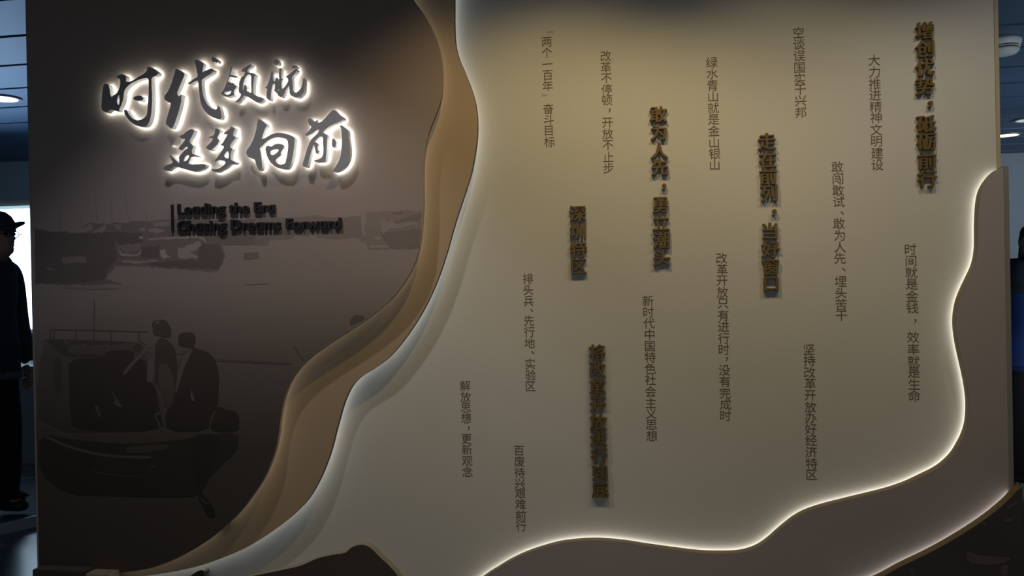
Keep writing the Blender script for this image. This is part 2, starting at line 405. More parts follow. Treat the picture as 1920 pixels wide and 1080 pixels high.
for f, p in [(.95,[(560,655),(620,625),(690,600),(700,640),(640,668)]),(.95,[(700,655),(790,600),(800,610),(765,668),(690,668)]),(.85,[(850,600),(910,610),(905,640),(870,640)]),
          (.75,[(460,850),(640,840),(652,888),(470,900)]),(1.15,[(885,780),(920,822),(1030,826),(1065,770),(1055,825),(1025,842),(905,838)]),
          (1.1,[(908,868),(1000,880),(1180,866),(1175,882),(1000,897),(920,888)]),(1.25,[(1200,800),(1235,788),(1250,828),(1285,850),(1230,862),(1205,845)]),
          (1.1,[(1330,790),(1420,755),(1500,728),(1512,760),(1475,795),(1420,812),(1490,850),(1400,862),(1335,850)]),
          (1.15,[(1110,708),(1300,695),(1480,682),(1530,700),(1550,745),(1520,720),(1480,700),(1300,714),(1120,722)]),
          (.9,[(1140,590),(1280,580),(1270,610),(1160,625)]),(.95,[(1040,630),(1090,625),(1085,655),(1050,650)]),(1.0,[(1110,640),(1160,632),(1250,650),(1200,665),(1120,662)]),
          (.75,[(880,765),(1060,745),(1040,800),(930,815)]),(1.2,[(1040,690),(1075,695),(1068,715),(1045,710)]),(.8,[(350,930),(420,935),(400,950),(350,945)])]:
    ink('printed_highlight', f, z2(p))
for a, b in [((715,380),(728,595)),((832,430),(846,605)),((938,385),(972,590)),((440,450),(445,640)),((1140,520),(1140,600)),((600,540),(604,620)),((1088,490),(1110,600))]:
    ink('printed_mast', .80, z2([(a[0]-3,a[1]),(a[0]+3,a[1]),(b[0]+4,b[1]),(b[0]-4,b[1])]), 0)
ink('printed_boat', .66, [(457,474),(485,472.5),(485,485),(457,487)], 0)
for f, p in [(.66,[(930,650),(1000,660),(1236,630),(1230,780),(1010,780),(960,720)]),(.66,[(1030,505),(1100,500),(1095,525),(1030,525)]),(.66,[(1040,580),(1100,560),(1160,540),(1236,520),(1236,560),(1160,590),(1100,625),(1040,640)]),
          (.66,[(940,580),(990,570),(1000,610),(960,625)]),(1.0,[(850,765),(1000,762),(1000,775),(850,778)]),(1.0,[(885,690),(940,700),(930,725),(890,715)]),(.95,[(930,560),(1060,600),(1200,575),(1150,625),(1010,640),(950,680)]),(1.0,[(1165,590),(1200,590),(1210,605),(1175,610)])]:
    ink('printed_detail', f, z6(p))
ink('printed_figure', .55, [(656.5,611.5),(656,602),(661,593),(669,590),(680,592),(686,597)])
ink('printed_line', .75, [(395,673),(440,675),(480,675.5),(520,679),(548,680),(547,684),(500,682),(440,679),(400,678)])
ink('printed_line', .80, [(549,648),(551,647),(571,675),(567,677)], 0)
ink('printed_ripple', .85, [(100,538),(215,539),(228,542),(160,543)])
ink('printed_ripple', .86, [(455,532),(500,530),(505,532),(460,535)])
# foreground boat
dk, dk2 = .62, .40
ink('printed_cabin', .72, z3([(320,380),(460,390),(1040,405),(1080,440),(1110,520),(1190,760),(1200,1080),(290,1080),(280,620),(330,450)]))
ink('printed_cabin', .55, z3([(400,520),(460,530),(470,800),(400,780)]))
ink('printed_cabin_roof', .5, z3([(330,382),(560,388),(1030,405),(1080,440),(1020,490),(1000,425),(700,440),(600,420),(500,440),(520,500),(800,500),(1000,500),(1000,520),(500,525),(440,480),(390,430)]))
ink('printed_cabin_opening', dk2, z3([(510,535),(790,525),(800,470),(1010,465),(1000,530),(1100,540),(1105,700),(1160,720),(1200,920),(1230,1075),(540,1075),(525,900),(515,700)]))
ink('printed_rail', .60, z3([(375,308),(900,318),(1110,326),(1110,333),(900,326),(375,316)]), 0)
for x0, y0, x1, y1, wd in [(570,315,568,395,5),(835,320,835,400,6),(1040,328,1045,400,5),(1045,390,1085,425,5),(707,88,705,395,5),(408,312,405,382,5),(380,312,378,380,5)]:
    ink('printed_rail_post', .60, z3([(x0-wd,y0),(x0+wd,y0),(x1+wd,y1),(x1-wd,y1)]), 0)
ink('printed_pole', 1.05, z3([(1150,400),(1170,412),(1040,530),(950,640),(930,655),(920,645),(935,610),(1060,480)]))
ink('printed_highlight', .85, z3([(590,405),(680,435),(1020,418),(1010,428),(680,446),(600,418)]))
ink('printed_highlight', .9, z3([(485,390),(510,410),(520,432),(480,410)]))
ink('printed_figure', .50, z3([(1165,420),(1195,375),(1240,375),(1310,440),(1332,560),(1325,700),(1320,860),(1240,900),(1190,780),(1160,700),(1163,520)]))
ink('printed_figure', .45, z3([(1135,265),(1165,240),(1240,236),(1275,285),(1288,330),(1280,368),(1240,372),(1200,362),(1150,350),(1145,300)]))
ink('printed_highlight', .9, z3([(1165,255),(1195,242),(1195,262),(1165,275)]))
ink('printed_sleeve', 1.1, z3([(1112,525),(1150,545),(1160,620),(1145,712),(1098,705),(1105,620)]))
ink('printed_sleeve', .95, z3([(1090,440),(1150,455),(1150,520),(1110,480)]))
ink('printed_trouser', .8, z3([(1185,570),(1260,570),(1310,700),(1295,900),(1240,900),(1190,760)]))
ink('printed_figure', .42, z3([(1440,440),(1480,455),(1560,480),(1610,530),(1645,640),(1640,760),(1632,900),(1590,935),(1560,1075),(1260,1075),(1230,950),(1310,860),(1330,700),(1340,560),(1390,480)]))
ink('printed_figure', .40, z3([(1333,400),(1340,350),(1370,332),(1450,334),(1470,380),(1462,430),(1425,446),(1350,438)]))
ink('printed_scarf', 1.05, z3([(1398,480),(1445,450),(1420,520),(1390,570),(1350,700),(1325,790),(1310,790),(1335,620),(1360,530)]))
ink('printed_sleeve', .95, z3([(1320,440),(1390,445),(1380,495),(1325,498)]))
ink('printed_highlight', 1.2, z3([(1432,760),(1450,800),(1458,850),(1445,850),(1428,810)]))
ink('printed_highlight', .95, z3([(835,775),(880,830),(925,890),(880,890),(850,870),(860,840)]))
ink('printed_highlight', .9, z3([(715,880),(735,880),(755,960),(735,968)]))
ink('printed_line', 1.0, z3([(1165,720),(1180,730),(1230,860),(1225,930),(1215,900),(1190,820)]))
ink('printed_line', 1.1, z3([(1155,940),(1225,925),(1200,950),(1165,955),(1195,1010),(1225,1075),(1205,1075),(1180,1010)]))
ink('printed_bollard', .42, z3([(1640,880),(1700,915),(1785,928),(1795,1000),(1790,1076),(1570,1076),(1600,960)]))
ink('printed_hull', .52, z4([(290,10),(560,60),(900,90),(1290,70),(1560,20),(1790,0),(1780,140),(1600,300),(1500,480),(1280,490),(900,480),(500,470),(290,300)]))
ink('printed_figure', .45, z4([(1440,20),(1620,10),(1640,150),(1560,330),(1500,440),(1600,560),(1620,640),(1560,640),(1490,500),(1450,300)]))
ink('printed_hull_line', 1.35, z4([(340,20),(450,75),(600,125),(750,160),(900,178),(1130,178),(1135,200),(900,195),(740,178),(580,142),(440,90),(330,36)]))
ink('printed_hull_line', .95, z4([(640,265),(760,305),(900,322),(1060,325),(1060,332),(900,330),(750,315)]))
ink('printed_highlight', 1.2, z4([(1115,270),(1150,252),(1185,252),(1150,264)]))
ink('printed_highlight', 1.15, z4([(1500,480),(1530,515),(1575,535),(1550,540),(1515,520)]))
ink('printed_hull', .9, z4([(940,110),(1270,85),(1250,130),(1100,150),(950,160)]))

# ------------------------------------------------------------------ boards on the right
BROWN = [(1891,311),(1882,314),(1867,321),(1852,337),(1841,357),(1836,382),(1834,420),(1833.5,465),(1828,495),(1816,522),(1806,543),(1797,568),(1792.5,600),(1795,632),(1802,668),(1811,708),(1817,748),(1816.5,785),(1811,810),(1801,832),(1786,855),(1761,877),(1728,894),(1700,907),(1665,919),(1617,931),(1580,940),(1545,949),(1512,960),(1487,974),(1462,994),(1444,1010),(1428,1022),(1410,1031),(1385,1037),(1350,1038.5),(1310,1037),(1260,1031),(1210,1024),(1172,1018),(1135,1014.5),(1107,1014),(1080,1015.5),(1047,1020),(1010,1030),(980,1041),(955,1053),(930,1068),(908,1082),(885,1102),(868,1125)]
bc = contour(BROWN, YT)
bl = [(p.x, p.y) for p in bc] + [(bc[-1].x-.05, .02), (XR2, .02), (XR2, bc[0].y)]
br = empty('brown_wave_panel', (XR2-.5, YT, .02), 'large grey brown wave board with a gold edge and white glow, lower right', 'panel')
prism('board', [[bl]], YT, YT+.038, M_brown, br, side=M_gold, side_name='gold_edge_strip')
ribbon('light_strip', bc[6:], YT+.0385, -.0008, .010, M_led, br, 1)
box('edge_trim', XR2-.012, XR2+.003, YT-.002, 0, .42, bc[0].y, M_trim, br)['label'] = 'pale strip down the right edge'
box('mounting_core', XR2-.5, XR2-.1, YT+.038, 0, .02, .45, M_board, br)
CORNER = [(1917,912),(1905,922),(1886,942),(1852,970),(1815,995),(1777,1018),(1740,1038),(1690,1062),(1657,1080),(1610,1103),(1570,1130)]
YC = -.10
cc = contour(CORNER, YC)
cl = [(p.x, p.y) for p in cc] + [(cc[-1].x, .02), (cc[0].x, .02)]
co = empty('dark_corner_panel', (cc[0].x-.3, YC, .02), 'dark printed board with broad gold edge at the bottom right corner of the wall', 'panel')
prism('board', [[cl]], YC, YC+.040, M_dark, co, side=M_gold, side_name='gold_edge_strip')
ribbon('light_strip', cc[5:], YC+.0405, YT-.0008, .010, M_led, co, 1)
box('mounting_core', XR2-.35, XR2-.05, YC+.04, YT, .02, .35, M_board, co)
M_patch = mat('faded_print_patch', (.075, .062, .066), .75, noise=.3, nscale=9)
def patch(pts):
    L = [(lambda p: (p.x, p.z))(atY(a, b, YC-.0006)) for a, b in pts]
    L = [(v.x, v.y) for v in chaikin([Vector(q) for q in L], 1)]
    V, Fc = fill_mesh([[L]], 0); pyobj('printed_patch', [v+Vector((0, YC-.0006, 0)) for v in V], Fc, M_patch, co)
zc = lambda p: Z(1440, 810, 4, p)
for p in [[(1480,890),(1600,930),(1750,935),(1840,945),(1760,990),(1640,1000),(1500,985)],[(1780,650),(1840,655),(1830,675),(1770,670)],[(1740,1010),(1800,990),(1800,1078),(1750,1078)],[(1600,670),(1640,690),(1640,710),(1600,690)],[(1790,560),(1850,520),(1870,530),(1800,590)],[(1060,1030),(1090,1010),(1110,1078),(1080,1078)]]:
    patch(zc(p))
# low dark hill cut-outs at the foot
def hill(pts, label, yf):
    h = contour(pts, yf, 3); zb = .02
    L = [(p.x, p.y) for p in h] + [(h[-1].x+.02, zb), (h[0].x-.02, zb)]
    e = empty('hill_cutout', ((h[0].x+h[-1].x)/2, 0, zb), label, 'cutout')
    prism('board', [[L]], yf, -.0005, M_hill, e, side=M_hilledge, side_name='edge_strip')
hill([(400,1100),(440,1088),(472,1080),(512,1072),(562,1061),(595,1047),(625,1040),(647,1036.5),(657,1028),(670,1022.5),(684,1022),(697,1029),(712,1044),(731,1062),(747,1081),(760,1105)], 'large dark hill-shaped board with olive edge at the foot of the cream wall', -.035)
hill([(345,1102),(352,1085),(364,1075),(374,1069.5),(381,1070),(383,1076),(376,1090),(374,1110)], 'small dark rounded board tip left of the larger hill shape', -.035)
pz = atY(60, 1068, -.16)
pl = empty('plinth', (pz.x+.15, -.08, 0), 'black plinth under the left end of the mural board', 'plinth')
box('base_block', pz.x, atY(158, 1078, -.16).x, -.16, YM-.002, 0, pz.z, M_plinth, pl, .003)
box('metal_strip', atY(160, 1078, -.16).x, atY(206, 1078, -.16).x, -.16, YM-.002, 0, atY(180, 1076.5, -.16).z, mat('polished_metal', (.4, .37, .33), .3, .6), pl, .003)

# ------------------------------------------------------------------ title, eight halo-lit brush characters
TD = .034
def zz(ox, oy, s): return lambda p: [(ox+a/s, oy+b/s) for a, b in p]
t1, t2, t3, t4 = zz(180, 100, 7.2), zz(300, 95, 7.2), zz(405, 105, 10.8), zz(490, 100, 10.8)
t5, t6, t7, t8 = zz(295, 230, 9), zz(375, 230, 9), zz(450, 215, 8.308), zz(560, 200, 7.714)
TITLE = [
 ('时', t1, [[[(120,405),(150,410),(172,430),(185,480),(200,600),(245,560),(285,530),(310,480),(325,430),(328,380),(318,345),(275,325),(290,300),(330,283),(370,282),(400,305),(408,340),(398,385),(440,385),(500,365),(560,325),(620,290),(665,262),(685,235),(685,195),(710,178),(740,185),(790,215),(835,255),(838,280),(805,308),(760,320),(750,345),(748,420),(757,560),(757,700),(745,820),(730,900),(700,960),(660,990),(600,990),(540,975),(470,930),(410,860),(380,800),(375,755),(415,765),(430,800),(470,860),(520,895),(560,905),(610,895),(660,865),(690,820),(700,700),(710,560),(712,420),(705,330),(650,335),(560,360),(480,400),(430,440),(395,480),(378,520),(372,600),(350,680),(320,740),(305,780),(270,780),(215,760),(190,760),(150,800),(120,795),(80,765),(70,720),(78,580),(90,480),(100,430)],
          [(312,550),(318,620),(312,700),(292,690),(280,645),(292,590)]],
         [[(500,600),(530,578),(600,565),(645,610),(620,640),(560,640),(510,625)]]]),
 ('代', t2, [[[(210,248),(240,250),(290,280),(335,310),(325,345),(280,440),(240,540),(228,580),(245,605),(265,620),(275,595),(292,585),(285,680),(265,770),(235,870),(200,980),(160,1055),(140,1050),(100,1010),(75,985),(80,960),(110,850),(135,760),(145,705),(110,695),(70,670),(58,640),(60,605),(90,580),(130,500),(170,400),(195,300)]],
         [[(470,125),(520,125),(560,150),(590,180),(575,250),(570,295),(620,265),(680,240),(720,250),(725,280),(690,310),(620,350),(575,385),(560,400),(562,450),(565,520),(580,600),(610,680),(650,740),(700,780),(750,795),(770,785),(775,745),(795,740),(810,780),(835,880),(820,925),(790,928),(720,905),(650,865),(600,810),(560,740),(540,670),(530,560),(520,460),(515,405),(470,410),(430,440),(380,450),(370,435),(400,425),(450,385),(510,350),(500,290),(480,200),(468,140)]],
         [[(690,95),(715,85),(760,105),(785,135),(772,165),(740,150),(712,160),(705,130)]]]),
 ('领', t3, [[[(305,215),(335,220),(320,270),(300,350),(290,385),(330,385),(390,395),(425,415),(405,440),(350,430),(290,420),(270,430),(250,490),(235,530),(290,535),(350,540),(370,590),(420,605),(400,650),(370,690),(360,740),(370,780),(350,800),(290,815),(220,830),(180,815),(110,780),(90,765),(130,720),(160,670),(190,600),(230,500),(270,380),(290,290)],
          [(230,595),(262,600),(258,628),(232,622)],[(180,720),(260,715),(320,690),(295,755),(250,780),(190,780),(165,760)]],
         [[(510,300),(560,250),(640,190),(700,165),(720,180),(690,230),(640,280),(625,330),(700,340),(770,350),(800,375),(775,420),(760,500),(750,620),(748,760),(800,800),(880,825),(960,850),(955,890),(920,930),(870,945),(830,945),(760,900),(680,850),(610,810),(560,800),(540,830),(500,880),(440,940),(385,935),(430,890),(490,830),(510,770),(460,740),(455,690),(465,600),(475,520),(500,460),(515,420),(550,420),(575,370),(590,320),(540,320)],
          [(640,370),(690,370),(712,430),(712,600),(715,745),(680,735),(615,715),(625,640),(600,580),(575,600),(565,660),(550,700),(530,680),(545,600),(560,520),(590,440)]]]),
 ('航', t4, [[[(250,160),(290,115),(320,110),(340,150),(350,200),(330,235),(290,230),(255,200)]],
         [[(200,365),(235,370),(235,460),(238,560),(280,570),(285,490),(325,490),(335,560),(340,600),(360,540),(358,450),(360,300),(400,300),(400,450),(405,515),(445,520),(410,565),(405,660),(425,740),(480,660),(545,570),(540,510),(520,490),(490,480),(510,455),(560,430),(640,350),(700,300),(730,330),(690,400),(630,460),(615,510),(632,600),(640,700),(640,780),(700,795),(760,760),(810,690),(830,620),(842,510),(860,500),(872,560),(870,680),(862,790),(800,860),(740,895),(690,890),(620,870),(575,830),(565,760),(568,640),(520,700),(480,780),(440,860),(400,890),(345,865),(310,800),(255,765),(270,700),(280,610),(225,625),(205,740),(195,830),(185,920),(170,960),(120,920),(100,880),(110,780),(125,710),(80,705),(75,685),(115,665),(140,600),(165,530),(190,440)],
          [(348,640),(358,770),(325,720)]],
         [[(610,260),(660,245),(710,255),(725,275),(680,300),(635,305),(615,290)]]]),
 ('逐', t5, [[[(210,530),(235,550),(270,590),(320,640),(372,692),(365,620),(360,590),(400,530),(440,480),(510,430),(515,415),(490,405),(450,430),(415,470),(380,460),(355,435),(400,380),(440,330),(470,270),(425,275),(385,250),(370,215),(430,210),(470,165),(530,125),(580,105),(620,125),(615,170),(580,240),(545,300),(545,330),(590,375),(610,400),(590,440),(580,480),(590,525),(650,545),(710,570),(705,582),(640,570),(570,580),(550,620),(520,690),(560,705),(640,700),(760,697),(820,705),(815,740),(770,780),(700,810),(620,825),(560,815),(480,790),(400,770),(340,745),(280,745),(230,770),(180,815),(130,805),(95,775),(130,730),(180,705),(240,685),(260,680),(235,620),(215,570)],
          [(470,570),(520,545),(540,550),(525,600),(480,650),(445,650),(445,630)]],
         [[(230,375),(245,360),(258,380),(250,410),(235,410)]]]),
 ('梦', t6, [[[(265,90),(310,105),(340,130),(330,180),(300,230),(295,275),(330,295),(300,360),(250,410),(190,470),(140,460),(95,420),(150,360),(200,310),(215,270),(190,255),(135,265),(150,240),(210,225),(235,200),(250,150)]],
         [[(515,55),(570,85),(590,100),(570,150),(555,210),(580,235),(610,240),(560,300),(510,370),(505,420),(550,440),(520,500),(510,560),(520,620),(570,655),(615,665),(610,680),(570,705),(520,695),(500,700),(440,760),(360,800),(290,840),(240,830),(190,800),(200,780),(250,790),(330,770),(400,720),(425,690),(430,665),(390,640),(330,625),(300,640),(270,665),(240,645),(280,600),(330,530),(380,460),(410,400),(370,390),(345,375),(380,340),(430,260),(470,190),(430,185),(385,195),(430,150),(500,110)],
          [(470,475),(485,520),(480,600),(440,600),(400,565),(420,520)]]]),
 ('向', t7, [[[(280,55),(330,85),(390,130),(420,165),(400,200),(370,270),(345,340),(335,380),(380,370),(440,330),(520,295),(590,280),(700,290),(790,320),(845,355),(850,400),(840,520),(825,640),(795,750),(755,830),(720,850),(640,845),(560,820),(480,750),(430,670),(400,580),(395,510),(425,475),(490,500),(530,465),(600,450),(670,465),(690,500),(660,550),(635,590),(640,630),(600,665),(560,700),(555,735),(600,770),(660,775),(705,760),(720,700),(735,620),(748,520),(748,410),(700,370),(620,350),(530,355),(440,400),(370,460),(305,520),(315,560),(330,640),(340,740),(345,830),(310,880),(280,850),(250,770),(230,695),(150,675),(100,630),(100,560),(160,480),(200,400),(240,290),(265,150)],
          [(475,560),(540,540),(600,535),(595,570),(550,610),(490,635),(470,600)]]]),
 ('前', t8, [[[(490,45),(530,50),(560,90),(600,125),(650,155),(660,180),(620,200),(540,240),(470,270),(420,300),(370,345),(340,375),(400,395),(418,415),(410,500),(403,640),(393,740),(385,790),(320,800),(240,800),(210,775),(270,770),(330,740),(355,690),(358,600),(350,500),(350,440),(310,430),(260,470),(230,510),(280,530),(290,550),(270,580),(280,630),(300,645),(270,690),(240,660),(235,600),(220,540),(200,580),(180,660),(150,760),(130,850),(110,885),(60,860),(55,830),(90,720),(120,610),(160,510),(200,450),(260,400),(290,350),(300,325),(250,345),(190,390),(120,425),(85,405),(150,350),(190,290),(150,265),(130,210),(150,170),(180,165),(190,200),(230,215),(270,190),(275,210),(250,240),(320,225),(380,170),(430,110)]],
         [[(485,460),(510,465),(540,500),(545,550),(525,590),(490,585),(478,560),(482,500)]],
         [[(590,270),(620,268),(660,300),(700,330),(715,360),(720,450),(735,550),(742,650),(735,740),(700,830),(650,890),(580,935),(520,948),(485,930),(510,895),(560,830),(600,740),(620,620),(628,480),(620,380),(612,310)]]]),
]
tt = empty('title_sign', (atY(420, 330, YM).x, YM, atY(420, 330, YM).z), 'halo-lit steel title in brush characters 时代领航逐梦向前, two lines', 'sign')
YTF = YM-TD
for ch, tf, shapes in TITLE:
    LL = []
    for loops in shapes:
        Q = []
        for lp in loops:
            P = [atY(a, b, YTF) for a, b in tf(lp)]
            Q.append([(v.x, v.y) for v in chaikin([Vector((p.x, p.z)) for p in P], 2)])
        LL.append(Q)
    o = prism('brush_character', LL, YTF, YM-.009, M_title, tt, side=M_titleside, side_name='letter_return')
    o['label'] = 'brush character ' + ch
    V, Fc = fill_mesh(LL, .002, -.0022)
    g = pyobj('halo_plate', [v+Vector((0, YM-.0068, 0)) for v in V], Fc, M_halo, o); g.matrix_parent_inverse = Matrix()

# subtitle
st = empty('subtitle_sign', (atY(330, 435, YM).x, YM, atY(330, 435, YM).z), 'black raised English subtitle in two lines with an upright bar, under the glowing title', 'sign')
b0 = atY(320.0, 383.5, YM-.010); b1 = atY(324.3, 433, YM-.010)
box('upright_bar', b0.x, b1.x, YM-.010, YM-.0006, b1.z, b0.z, M_black, st)
def subtitle(text, x0, yb0, x1, yb1, caph):
    def ex(s):
        c = bpy.data.curves.new('g', 'FONT'); c.body = s; c.size = 1
        o = bpy.data.objects.new('g', c); COL.objects.link(o)
        me = bpy.data.meshes.new_from_object(o.evaluated_get(bpy.context.evaluated_depsgraph_get()))
        xs = [v.co.x for v in me.vertices]; bpy.data.objects.remove(o); bpy.data.meshes.remove(me)
        return max(xs)
    text2 = text.replace('a', 'o')
    base = ex('|')
    adv = [ex(text2[:i]+'|')-base for i in range(len(text2)+1)]
    H = glyph('L')[2][3]; s = caph/H
    y = YM-.010
    A = atY(x0, yb0, y); B = atY(x1, yb1, y); wx = (B.x-A.x)/adv[-1]
    xh = glyph('o')[2][3]
    for i, ch in enumerate(text):
        if ch == ' ': continue
        c2 = 'ɑ' if ch == 'a' else ch
        g, f, b = glyph(c2, .0094/s, 0.0)
        k = 1.0; xo = 0
        if ch == 'a': k = xh/(b[3]-.02)*1.0
        aw = (adv[i+1]-adv[i])
        t = adv[i]/adv[-1]
        px = A.x+adv[i]*wx; pz_ = A.z+(B.z-A.z)*t
        V, f2 = [], []
        for q_, (sx, sz) in enumerate(((-.045, 0), (-.015, .018), (.015, -.018), (.045, 0), (0, 0))):
            n0 = len(V)
            for v in g:
                vx = v.x*k
                if ch == 'a': vx = (v.x-(b[0]+b[1])/2)*k*.95+aw/2
                V.append(Vector((px+(vx+sx)*wx, y+.0047+v.y*s-.0003*q_, pz_+(v.z*k+sz)*s)))
            f2 += [[n0+i for i in q] for q in f]
        pyobj('letter', V, f2, M_black, st)
subtitle('Leading the Era', 331.5, 401.5, 517, 397.5, .0365)
subtitle('Chasing Dreams Forward', 331.5, 433, 640, 427.5, .0365)

# ------------------------------------------------------------------ background left: screen, cabinet, platform
sy = 4.6
a0 = atY(60, 385, sy); a1 = atY(61, 617, sy)
sc_ = empty('display_screen', (a0.x-1.2, sy, a1.z), 'bright white lit screen beyond the left end of the feature wall', 'screen')
M_scr = mat('lit_screen', (.8, .8, .8), emit=(.58, .80, 1.0), es=4.0)
box('screen_face', a0.x-1.8, a0.x+.25, sy, sy+.03, a1.z, a0.z-.03, M_scr, sc_)
box('housing', a0.x-1.84, a0.x+.29, sy+.03, sy+.14, a1.z-.05, a0.z+.06, M_trim, sc_)
M_tealglass = mat('pale_top_strip', (.3, .45, .5), .4, emit=(.55, .85, .95), es=.7)
box('top_light_strip', a0.x-1.8, a0.x+.25, sy-.004, sy+.03, a0.z-.03, a0.z, M_tealglass, sc_)
cy = 3.15
c1 = atZ(58, 870, 0)
cy = c1.y
ct = atY(60, 692, cy).z
cb = empty('cabinet', (c1.x-.8, cy+.3, 0), 'pale grey low cabinet with a dark glass top under the bright screen', 'cabinet')
M_cab = mat('pale_grey_cabinet', (.30, .34, .38), .5)
box('body', c1.x-2.2, c1.x+.5, cy, cy+.6, .0, ct-.05, M_cab, cb, .005)
box('worktop', c1.x-2.23, c1.x+.53, cy-.03, cy+.63, ct-.05, ct-.02, mat('white_worktop', (.5, .55, .58), .4), cb, .004)
box('glass_top', c1.x-2.2, c1.x+.5, cy, cy+.6, ct-.02, ct+.02, mat('dark_teal_glass', (.05, .13, .15), .15), cb)
for i in range(3): box('door', c1.x-2.15+i*.88, c1.x-1.30+i*.88, cy-.012, cy-.001, .06, ct-.08, M_cab, cb, .003)
# low round platform with a white edge
pf = atZ(20, 978, .06)
bm = bmesh.new(); bmesh.ops.create_cone(bm, cap_ends=True, segments=96, radius1=.7, radius2=.7, depth=.06)
for v in bm.verts: v.co += Vector((pf.x-.61, pf.y+.35, .03))
pe = empty('platform', (pf.x-.61, pf.y+.35, 0), 'low round grey platform with a white rim on the left floor', 'platform')
bmobj('deck', bm, mat('slate_carpet', (.055, .075, .095), .8, noise=.1), pe)
bm = bmesh.new()
n = 96; C0 = Vector((pf.x-.61, pf.y+.35, 0))
for i in range(n):
    a = 2*math.pi*i/n; d = Vector((math.cos(a), math.sin(a), 0))
    for rr, z in ((.703, 0), (.722, 0), (.722, .064), (.703, .064)): bm.verts.new(C0+d*rr+Vector((0, 0, z)))
bm.verts.ensure_lookup_table()
for i in range(n):
    j = (i+1) % n
    for k in range(4): bm.faces.new([bm.verts[4*i+k], bm.verts[4*i+(k+1) % 4], bm.verts[4*j+(k+1) % 4], bm.verts[4*j+k]])
bmobj('rim', bm, mat('white_rim', (.40, .45, .50), .5), pe)

# ------------------------------------------------------------------ ceiling fittings
def ring(bm, c, r0, r1, z0, z1, n=40):
    vs = []
    for i in range(n):
        a = 2*math.pi*i/n; d = Vector((math.cos(a), math.sin(a), 0))
        vs.append([bm.verts.new(c+d*r+Vector((0, 0, z))) for r, z in ((r0, z0), (r1, z0), (r1, z1), (r0, z1))])
    for i in range(n):
        j = (i+1) % n
        for k in range(4): bm.faces.new([vs[i][k], vs[i][(k+1) % 4], vs[j][(k+1) % 4], vs[j][k]])
def downlight(px, py, label, emit, es, rad=.13):
    p = atZ(px, py, CEIL-.006)
    e = empty('downlight', (p.x, p.y, CEIL), label, 'ceiling light', 'recessed round downlights')
    bm = bmesh.new(); ring(bm, Vector((p.x, p.y, CEIL)), rad*.9, rad*1.12, -.012, -.0005); bmobj('bezel', bm, M_trim, e)
    bm = bmesh.new(); bmesh.ops.create_cone(bm, cap_ends=True, segments=40, radius1=rad*.9, radius2=rad*.9, depth=.004)
    for v in bm.verts: v.co += Vector((p.x, p.y, CEIL-.004))
    bmobj('lens', bm, mat('lit_lens', (.9, .9, .9), emit=emit, es=es), e)
    return p
downlight(4, 185, 'round lit downlight in the ceiling left of the feature wall', (1, .93, .88), 9, .13)
downlight(1889, 253.5, 'round warm lit downlight in the ceiling beyond the right edge', (1, .97, .72), 6, .13)
downlight(1928, 225, 'pale unlit-looking downlight cut by the right frame edge', (.8, .9, 1), .35, .13)
for xx, ll in ((-.32, 'left of centre'), (.45, 'right of centre'), (1.2, 'rightmost'), (-1.31, 'leftmost')):
    e = empty('downlight', (xx, -.82, CEIL), 'recessed spotlight washing the front of the feature wall, '+ll, 'ceiling light', 'wall washing spotlights')
    bm = bmesh.new(); ring(bm, Vector((xx, -.82, CEIL)), .035, .05, -.012, -.0005, 24); bmobj('bezel', bm, M_trim, e)
# smoke detector
sp_ = atZ(1882, 74, CEIL)
sd = empty('smoke_detector', (sp_.x, sp_.y, CEIL), 'white domed smoke detector on the ceiling at upper right', 'smoke detector')
M_white = mat('white_plastic', (.85, .92, .92), .4)
def lathe(name, c, prof, m, parent, n=40):
    V, Fc = [], []
    for r, z in prof:
        for i in range(n):
            a = 2*math.pi*i/n; V.append((c.x+r*math.cos(a), c.y+r*math.sin(a), c.z+z*1.5 if z < -.001 else c.z+z))
    for k in range(len(prof)-1):
        for i in range(n):
            j = (i+1) % n; Fc.append([k*n+i, k*n+j, (k+1)*n+j, (k+1)*n+i])
    return pyobj(name, V, Fc, m, parent, True)
cS = Vector((sp_.x, sp_.y, CEIL)); SR = 1.5
lathe('mounting_base', cS, [(0, -.0005), (.072*SR, -.0005), (.074*SR, -.012), (.068*SR, -.030), (.060*SR, -.032)], M_white, sd)
lathe('sensing_vent', cS, [(.056*SR, -.030), (.056*SR, -.052)], M_void, sd)
lathe('vent_ring', cS, [(.066*SR, -.037), (.067*SR, -.0405), (.055*SR, -.0405), (.055*SR, -.037), (.066*SR, -.037)], M_white, sd)
lathe('cap', cS, [(.055*SR, -.045), (.064*SR, -.046), (.062*SR, -.056), (.050*SR, -.068), (.030*SR, -.073), (0, -.074)], M_white, sd)

# ------------------------------------------------------------------ people
def skin(name, joints, edges, m, parent, sub=2):
    """joints {key: ((x,y,z), r or (rx,ry))}"""
    keys = list(joints); me = bpy.data.meshes.new(name)
    me.from_pydata([joints[k][0] for k in keys], [(keys.index(a), keys.index(b)) for a, b in edges], [])
    o = bpy.data.objects.new(name, me); link(o)
    md = o.modifiers.new('skin', 'SKIN'); md.use_smooth_shade = True
    sv = me.skin_vertices[0].data
    for i, k in enumerate(keys):
        r = joints[k][1]; sv[i].radius = r if isinstance(r, tuple) else (r, r)
        sv[i].use_root = (i == 0)
    s = o.modifiers.new('sub', 'SUBSURF'); s.levels = sub; s.render_levels = sub
    me2 = bpy.data.meshes.new_from_object(o.evaluated_get(bpy.context.evaluated_depsgraph_get()))
    bpy.data.objects.remove(o)
    for p in me2.polygons: p.use_smooth = True
    me2.materials.clear(); me2.materials.append(m)
    q = bpy.data.objects.new(name, me2)
    return q, me2
